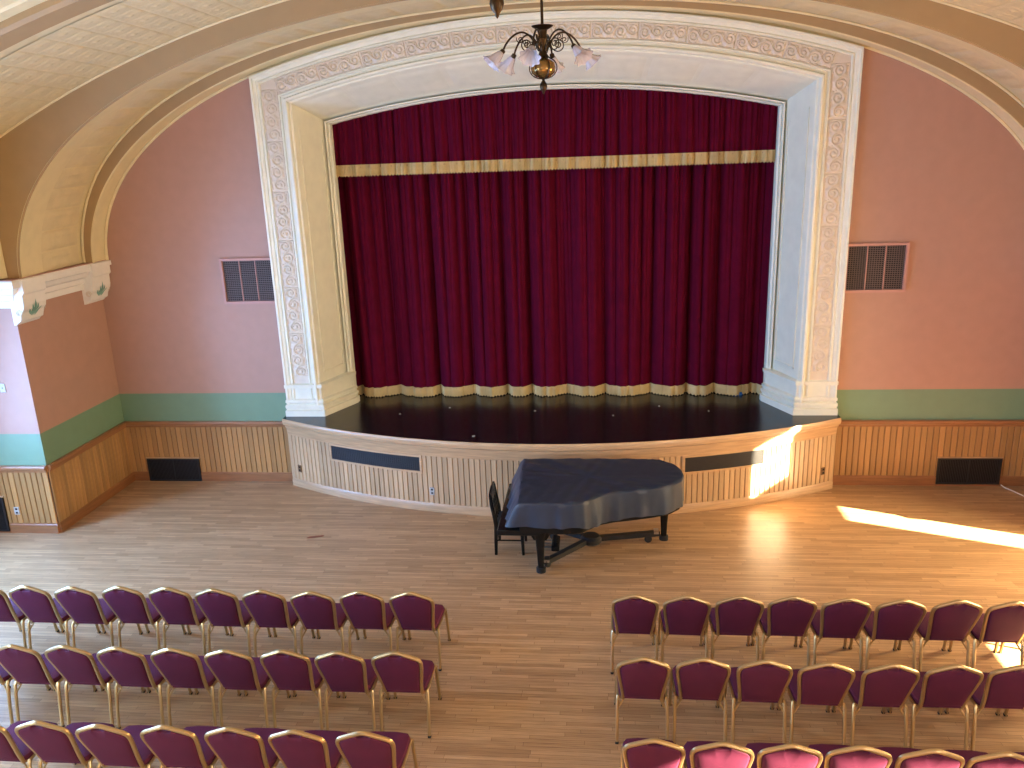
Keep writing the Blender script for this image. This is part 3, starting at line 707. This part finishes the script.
# ------------------------------------------------------------------ grand piano under its cover
piano = thing('grand_piano', 'black grand piano under a dark cloth cover in front of the stage', 'piano')
outline = [(-.30, -1.56), (-.30, -2.0), (-.27, -2.5), (-.25, -2.985), (.05, -2.99), (.38, -2.985), (.50, -2.94), (.60, -2.84), (.70, -2.735), (.86, -2.66), (1.10, -2.59), (1.35, -2.51), (1.55, -2.41), (1.67, -2.27), (1.715, -2.09), (1.70, -1.90), (1.62, -1.70), (1.47, -1.585), (1.25, -1.55), (.8, -1.545), (.3, -1.55)]
def resample(pts, n):
    P_ = [np.array(p) for p in pts]+[np.array(pts[0])]; seg = [np.linalg.norm(P_[i+1]-P_[i]) for i in range(len(P_)-1)]; tot = sum(seg); out = []
    cum = np.cumsum([0]+seg)
    for k in range(n):
        s = tot*k/n; i = min(np.searchsorted(cum, s, 'right')-1, len(seg)-1); t = (s-cum[i])/seg[i]; out.append(P_[i]*(1-t)+P_[i+1]*t)
    return out
RS = resample(outline, 160); CEN = np.array((.55, -2.15))
def off(k):  # inward/outward offset normals of outline
    res = []
    for i in range(160):
        t = RS[(i+2) % 160]-RS[i-2]; nn = np.array((t[1], -t[0])); nn = nn/np.linalg.norm(nn)
        if np.dot(nn, RS[i]-CEN) < 0: nn = -nn
        res.append(RS[i]+nn*k)
    return res
body = MB(); o0, o1 = off(-.04), off(-.03)
body.loft([[(*p, .605) for p in off(-.035)], [(*p, .62) for p in off(-.015)], [(*p, .72) for p in off(-.015)], [(*p, .95) for p in o0]], True, True); body.obj('case', 'ebony', piano, True)
kb = MB().cbox(-.50, .0, -2.97, -1.58, .585, .655, .01); kb.obj('keybed', 'ebony', piano)
def rim_ring(k, z, flute=0, lkeys=0.0):
    ring = []
    for i, p in enumerate(off(k)):
        q = RS[i]; a_ = i/160*2*PI
        fl = flute*(math.sin(a_*23+1.0*math.sin(a_*3))+.6*math.sin(a_*41+2)+.8*math.exp(-((q[0]-.62)/.12)**2-((q[1]+2.8)/.2)**2)*math.sin(q[0]*60))
        nn = (p-RS[i]); ln = np.linalg.norm(nn); d = nn/ln if ln > 1e-6 else np.array((0, 0))
        x, y = p+d*fl*(1 if k > 0 else -1)
        lx = lkeys*max(0, min(1, (-.05-q[0])/.20))
        zz = z(q[0], q[1], a_) if callable(z) else z
        ring.append((x-lx, y, zz))
    return ring
def hem(x, y, a_): return .705-.05*max(0, min(1, (x-.4)/.3))+.008*math.sin(a_*9)+.04*math.exp(-((x-.58)/.1)**2-((y+2.85)/.2)**2)*-1
def topz(x, y, a_): return .998+.004*math.sin(a_*17)
cov = MB()
def inner(k, z):
    ring = []
    for i, p in enumerate(RS):
        q = CEN+(p-CEN)*k; ring.append((q[0], q[1], z+.0045*math.sin(q[0]*16+q[1]*19)+.004*math.sin(q[0]*37-q[1]*11)+.003*math.sin(q[1]*45+q[0]*7)))
    return ring
rings = [inner(k, 1.0) for k in (.02, .12, .22, .32, .42, .52, .62, .72, .82, .9, .955)]
rings += [rim_ring(-.012, topz), rim_ring(.004, lambda x, y, a_: .985), rim_ring(.006, .94, .002, .035), rim_ring(.008, .84, .005, .08), rim_ring(.010, .76, .008, .115), rim_ring(.012, hem, .011, .14)]
cov.loft(rings, True, False); cov.f.append(tuple(range(160)))
cov.obj('dust_cover', 'cover', piano, True)
def pleg(x, y, m='ebony'):
    mb = MB(); prof = [(.036, .09), (.034, .12), (.042, .30), (.052, .46), (.066, .53), (.08, .57), (.08, .61)]
    rings = [[(x+sx*r, y+sy*r, z) for sx, sy in ((-1, -.7), (-.7, -1), (.7, -1), (1, -.7), (1, .7), (.7, 1), (-.7, 1), (-1, .7))] for r, z in prof]
    mb.loft(rings, True, True); lg = mb.obj('leg', m, piano, True)
    return lg
LEGS = [(-.01, -2.81), (-.05, -1.75), (1.50, -1.93)]
for x, y in LEGS: pleg(x, y)
# curved knee brackets at the front leg
for x, y in LEGS[:2]:
    for s_ in (-1, 1):
        pts = [(x+s_*.06, .60), (x+s_*.26, .60), (x+s_*.18, .575), (x+s_*.11, .53), (x+s_*.075, .47), (x+s_*.05, .47)]
        MB().prism(pts, y-.03, y+.03, 'y').obj('leg_bracket', 'ebony', piano)
# pedal lyre
ly = MB().box(.12, .16, -2.36, -2.32, .16, .60).box(.12, .16, -2.20, -2.16, .16, .60); ly.obj('lyre_posts', 'ebony', piano)
MB().cbox(.09, .19, -2.42, -2.10, .10, .17, .01).obj('lyre_box', 'ebony', piano)
for k in (-.09, 0, .09): MB().cbox(-.03, .10, -2.26+k-.014, -2.26+k+.014, .125, .14, .004).obj('pedal', 'steel', piano)
# three-armed transport dolly under the piano
dolly = thing('piano_dolly', 'black three-armed dolly with casters carrying the piano legs', 'dolly')
HUB = (.58, -2.15)
hubm = MB(); hubm.lathe([(0, .10), (.11, .10), (.13, .12), (.13, .17), (.10, .20), (0, .20)], (HUB[0], HUB[1], 0), 18); hubm.obj('hub', 'black', dolly, True)
for x, y in LEGS:
    a_ = Vector((HUB[0], HUB[1], .15)); b_ = Vector((x, y, .14)); d = (b_-a_).normalized(); n_ = Vector((-d.y, d.x, 0))*.035; e = b_-d*.06; s0 = a_+d*.08
    mb = MB(); mb.loft([[p+n_+Vector((0, 0, -.03)), p-n_+Vector((0, 0, -.03)), p-n_+Vector((0, 0, .03)), p+n_+Vector((0, 0, .03))] for p in (s0, e)], True, True)
    ar = mb.obj('arm', 'black', dolly)
    cp = MB(); rr = .058
    cp.lathe([(0, .045), (rr, .045), (rr, .10), (rr-.015, .11), (0, .11)], (x, y, 0), 14); cp.obj('leg_cup', 'black', dolly, True)
    cl = MB(); q = b_-d*.10; cl.box(q.x-.03, q.x+.03, q.y-.05, q.y+.05, .15, .185); cl.obj('clamp', 'steel', dolly)
    c = b_-d*.19+n_*(-2.2 if y < -2.5 else 1.2)
    wh = MB(); ax = Vector((d.x, d.y, 0)); 
    R0 = .048
    rings = []
    for off_, r in ((-.018, .02), (-.018, R0-.004), (-.012, R0), (.012, R0), (.018, R0-.004), (.018, .02)):
        rings.append([(c.x-d.y*off_+d.x*r*math.cos(t), c.y+d.x*off_+d.y*r*math.cos(t), R0+r*math.sin(t)) for t in np.linspace(0, 2*PI, 17)[:-1]])
    wh.loft(rings, True, True); wo = wh.obj('caster_wheel', 'rubber', dolly, True)
    fk = MB(); fk.box(c.x-.03, c.x+.03, c.y-.03, c.y+.03, .097, .125); fk.obj('caster_fork', 'steel', dolly)
# piano chair
pc_ = thing('wooden_chair', 'black wooden chair pushed against the keyboard end of the piano', 'chair', (-.44, -2.13, 0)); pc_.scale = (1, 1, .89)
for y in (-.19, .19):
    MB().tube([(-.17, y, 0), (-.165, y, .2), (-.155, y, .44), (-.17, y, .58), (-.20, y, .76), (-.215, y, .90)], [.018, .022, .025, .025, .023, .018], 8, square=True).obj('leg', 'ebony', pc_, True)
    MB().tube([(.175, y, 0), (.17, y, .2), (.165, y, .42)], [.017, .020, .024], 8, square=True).obj('leg', 'ebony', pc_, True)
    MB().tube([(-.16, y, .22), (.165, y, .22)], .010, 6).obj('stretcher', 'ebony', pc_)
MB().cbox(-.18, .19, -.205, .205, .37, .425, .01).obj('seat_frame', 'ebony', pc_)
MB().loft([[(sx*(.185-i), sy*(.205-i)*1.0, z) for sx, sy in ((-1, -.85), (-.85, -1), (.85, -1), (1, -.85), (1, .85), (.85, 1), (-.85, 1), (-1, .85))] for i, z in ((.005, .425), (0, .44), (.005, .465), (.03, .48), (.10, .488))], True, True).obj('seat', 'rubber', pc_, True)
br_ = MB(); br_.loft([[(-.165-(z-.45)*.11+dx, y, z) for dx, z in ((-.012, .80), (.012, .80), (.012, .93+.02*(1-abs(y)/.2)), (-.012, .93+.02*(1-abs(y)/.2)))] for y in np.linspace(-.205, .205, 9)], True, True); br_.obj('top_rail', 'ebony', pc_, True)
for y in (-.09, 0, .09): MB().tube([(-.16, y, .46), (-.175, y, .62), (-.205, y, .82)], .013, 6, square=True).obj('splat', 'ebony', pc_)
MB().tube([(-.16, -.19, .52), (-.165, 0, .52), (-.16, .19, .52)], .013, 6, square=True).obj('lower_rail', 'ebony', pc_)

# ------------------------------------------------------------------ banquet chairs
def back_y(z): return -.195-(z-.44)*.365
hoop_half = [(.158, .405), (.165, .50), (.176, .58), (.188, .66), (.198, .73), (.203, .78), (.201, .81), (.192, .834), (.172, .852), (.13, .872), (.08, .895), (.035, .915), (.012, .922), (0, .922)]
hoop = [(-x, z) for x, z in hoop_half]+[(x, z) for x, z in hoop_half[-2::-1]]
def smooth_path(p, it=1):
    for _ in range(it):
        q = [p[0]]
        for i in range(len(p)-1):
            a_, b_ = np.array(p[i]), np.array(p[i+1]); q += [tuple(a_*.75+b_*.25), tuple(a_*.25+b_*.75)]
        p = q+[p[-1]]
    return p
def make_chair():
    t = thing('banquet_chair', '-', 'chair', group='burgundy banquet chairs in rows facing the stage')
    hp = smooth_path(hoop, 1)
    MB().tube([(x, back_y(z), z) for x, z in hp], .0155, 8, square=True).obj('back_frame', 'gold', t, True)
    # padded back
    inner_ = [(-x*.93, z-.012) for x, z in hoop_half if z > .47 and x > .06]; inner_ = [(-.150, .438)]+inner_
    pts = inner_+[(-.055, .893), (-.045, .880), (0, .876), (.045, .880), (.055, .893)]+[(-x, z) for x, z in inner_[::-1]]
    cx, czz = 0, .68
    def rg(k, d): return [(cx+(x-cx)*k, back_y(czz+(z-czz)*k)+d, czz+(z-czz)*k) for x, z in pts]
    MB().loft([rg(.25, -.034), rg(.6, -.032), rg(.88, -.027), rg(.97, -.020), rg(1.0, -.010), rg(1.0, .012), rg(.96, .026), rg(.8, .034), rg(.3, .038)], True, True).obj('backrest', 'upholstery', t, True)
    # seat
    def sr(k, z):
        base = [(-.165, -.20), (.165, -.20), (.19, -.15), (.203, .08), (.203, .165), (.18, .205), (.09, .22), (-.09, .22), (-.18, .205), (-.203, .165), (-.203, .08), (-.19, -.15)]
        return [(x*k, .03+(y-.03)*k, z) for x, y in base]
    MB().loft([sr(.96, .408), sr(1.0, .418), sr(1.0, .442), sr(.97, .457), sr(.85, .467), sr(.5, .473), sr(.1, .474)], True, True).obj('seat', 'upholstery', t, True)
    for s_ in (-1, 1):
        l1 = MB().tube([(s_*.211, -.245, .0), (s_*.209, -.218, .20), (s_*.206, -.185, .39), (s_*.200, -.165, .418)], .0135, 8, square=True).obj('leg', 'gold', t, True)
        l2 = MB().tube([(s_*.210, .262, .0), (s_*.207, .235, .20), (s_*.203, .205, .385), (s_*.200, .185, .413)], .0135, 8, square=True).obj('leg', 'gold', t, True)
        for l_, (x, y) in ((l1, (s_*.211, -.245)), (l2, (s_*.210, .262))):
            MB().cbox(x-.014, x+.014, y-.014, y+.014, 0, .022, .003).obj('rubber_tip', 'rubber', l_)
        MB().tube([(s_*.200, -.17, .413), (s_*.203, .0, .410), (s_*.200, .19, .41)], .0115, 8, square=True).obj('seat_rail', 'gold', t, True)
        MB().tube([(s_*.206, -.198, .31), (s_*.150, -.175, .400)], .008, 6).obj('brace', 'gold', t, True)
        MB().tube([(s_*.160, back_y(.415), .415), (s_*.175, -.165, .402), (s_*.195, -.10, .405)], .0115, 8, square=True).obj('back_bracket', 'gold', t, True)
    MB().tube([(-.195, -.16, .400), (.195, -.16, .400)], .009, 6).obj('cross_rail', 'gold', t, True)
    return t
ROWS = dict(
 R1=[(1.008, -4.804), (1.483, -4.802), (1.949, -4.785), (2.438, -4.774), (2.907, -4.785), (3.383, -4.793), (3.852, -4.780), (4.301, -4.788), (4.77, -4.79)],
 R2=[(1.026, -5.755), (1.491, -5.742), (1.939, -5.745), (2.43, -5.755), (2.939, -5.751), (3.446, -5.735), (3.902, -5.719), (4.38, -5.73)],
 R3=[(1.051, -6.69), (1.524, -6.695), (1.987, -6.688), (2.444, -6.677), (2.887, -6.681), (3.34, -6.684), (3.80, -6.68)],
 L1=[(-1.091, -4.836), (-1.587, -4.84), (-2.097, -4.866), (-2.567, -4.858), (-3.009, -4.857), (-3.485, -4.848), (-3.962, -4.848), (-4.47, -4.876), (-4.933, -4.876), (-5.42, -4.88)],
 L2=[(-1.009, -5.776), (-1.536, -5.797), (-1.996, -5.799), (-2.472, -5.818), (-2.939, -5.818), (-3.41, -5.826), (-3.898, -5.822), (-4.366, -5.837), (-4.85, -5.84)],
 L3=[(-1.014, -6.731), (-1.483, -6.745), (-1.986, -6.744), (-2.498, -6.752), (-2.992, -6.768), (-3.487, -6.76), (-3.97, -6.77)])
ORD = ['at the aisle end', 'second from the aisle', 'third from the aisle', 'fourth from the aisle', 'fifth from the aisle', 'sixth from the aisle', 'seventh from the aisle', 'eighth from the aisle', 'ninth from the aisle', 'tenth from the aisle']
RN = {'1': 'front row', '2': 'second row', '3': 'third row'}
proto = make_chair(); first = True
for key, lst in ROWS.items():
    e0, e1 = lst[0][0], lst[-1][0]
    for i, (x, y) in enumerate(lst):
        x = e0+(e1-e0)*i/(len(lst)-1)+random.uniform(-.003, .003)
        o = proto if first else copy_tree(proto); first = False
        rz = random.uniform(-.018, .018)
        o.location = (x, y+.375, 0); o.rotation_euler = (0, 0, rz)
        o['label'] = 'burgundy gold-framed banquet chair %s of the %s, %s block' % (ORD[i], RN[key[1]], 'left' if key[0] == 'L' else 'right')

# ------------------------------------------------------------------ chandeliers
def make_chandelier(lab, loc, ztop):
    t = thing('chandelier', lab, 'chandelier', loc)
    # local z = 0 at the finial tip
    MB().lathe([(.0, -.07), (.012, -.055), (.014, -.04), (.035, -.015), (.046, .02), (.042, .055), (.022, .09), (.014, .105), (.03, .125), (.03, .13)], n=14).obj('finial', 'brass', t, True)
    MB().lathe([(.03, .13), (.09, .145), (.14, .19), (.155, .25), (.14, .31), (.10, .345), (.06, .36)], n=20).obj('bowl', 'amber', t, True)
    hoops = MB()
    for k in range(6):
        a_ = k*PI/3; hoops.tube([((.02+.15*math.sin(q))*math.cos(a_), (.02+.15*math.sin(q))*math.sin(a_), .25-.13*math.cos(q)) for q in np.linspace(0, PI, 12)], .008, 5)
    hoops.obj('bowl_cage', 'brass', t, True)
    MB().lathe([(.06, .36), (.08, .38), (.05, .42), (.035, .50), (.05, .56), (.07, .60), (.05, .64), (.06, .70), (.12, .735), (.135, .75), (.12, .755), (.02, .755)], n=20).obj('column', 'brass', t, True)
    MB().tube([(0, 0, .75), (0, 0, ztop-loc[2])], .018, 10).obj('rod', 'brass', t, True)
    cz_ = ztop-loc[2]; MB().lathe([(.0, cz_-.10), (.05, cz_-.09), (.09, cz_-.03), (.12, cz_)], n=18).obj('ceiling_canopy', 'brass', t, True)
    for k in range(6):
        a_ = math.radians(20)+k*PI/3; ca, sa = math.cos(a_), math.sin(a_)
        def pt(r, z): return (r*ca, r*sa, z)
        arm = MB()
        path = [(.05, .45), (.10, .56), (.17, .645), (.25, .68), (.33, .66), (.41, .60), (.47, .52), (.50, .455)]
        pp = smooth_path(path, 2); arm.tube([pt(r, z) for r, z in pp], .012, 6)
        sp_ = [(.20+.105*math.exp(-q*.13)*math.cos(q+2.6), .53+.105*math.exp(-q*.13)*math.sin(q+2.6)) for q in np.linspace(0, 12.5, 40)]
        arm.tube([pt(r, z) for r, z in sp_], .008, 5)
        sp2 = [(.28+.05*math.exp(-q*.15)*math.cos(-q+.5), .59+.05*math.exp(-q*.15)*math.sin(-q+.5)) for q in np.linspace(0, 9, 24)]
        arm.tube([pt(r, z) for r, z in sp2], .006, 5)
        ar = arm.obj('arm', 'brass', t, True)
        # socket and fluted glass shade, tilted outward
        tilt = math.radians(46); dr, dz = math.sin(tilt), -math.cos(tilt); 
        def sh(prof, n_, rip=0.0):
            rings = []
            for r, h in prof:
                ring = []
                for j in range(n_):
                    b_ = 2*PI*j/n_; rr = r*(1+rip*math.cos(b_*8)*(h/.22)); e1 = rr*math.cos(b_); e2 = rr*math.sin(b_)
                    R_ = .50+dr*h+math.cos(tilt)*e1; Z_ = .455+dz*h+math.sin(tilt)*e1
                    ring.append((R_*ca-e2*sa, R_*sa+e2*ca, Z_))
                rings.append(ring)
            return rings
        MB().loft(sh([(.012, -.02), (.03, -.01), (.034, .03), (.02, .05)], 12), True, True).obj('socket', 'brass', ar, True)
        g = MB(); g.loft(sh([(.03, .02), (.045, .05), (.058, .10), (.072, .15), (.10, .195), (.125, .215), (.118, .212), (.094, .19), (.066, .15), (.052, .10), (.04, .055)], 48, .10), True, False)
        g.obj('glass_shade', 'glass', ar, True)
    return t
make_chandelier('antique brass chandelier with glass tulip shades hanging before the stage arch', (.13, -2.45, 5.49), 5.49+(vz(.13)-5.49)/.81).scale = (.85, .85, .81)
make_chandelier('nearer chandelier of which only the dark finial shows at the top edge', (.16, -6.85, 5.575), 5.575+(vz(.16)-5.575)/.81).scale = (.85, .85, .81)
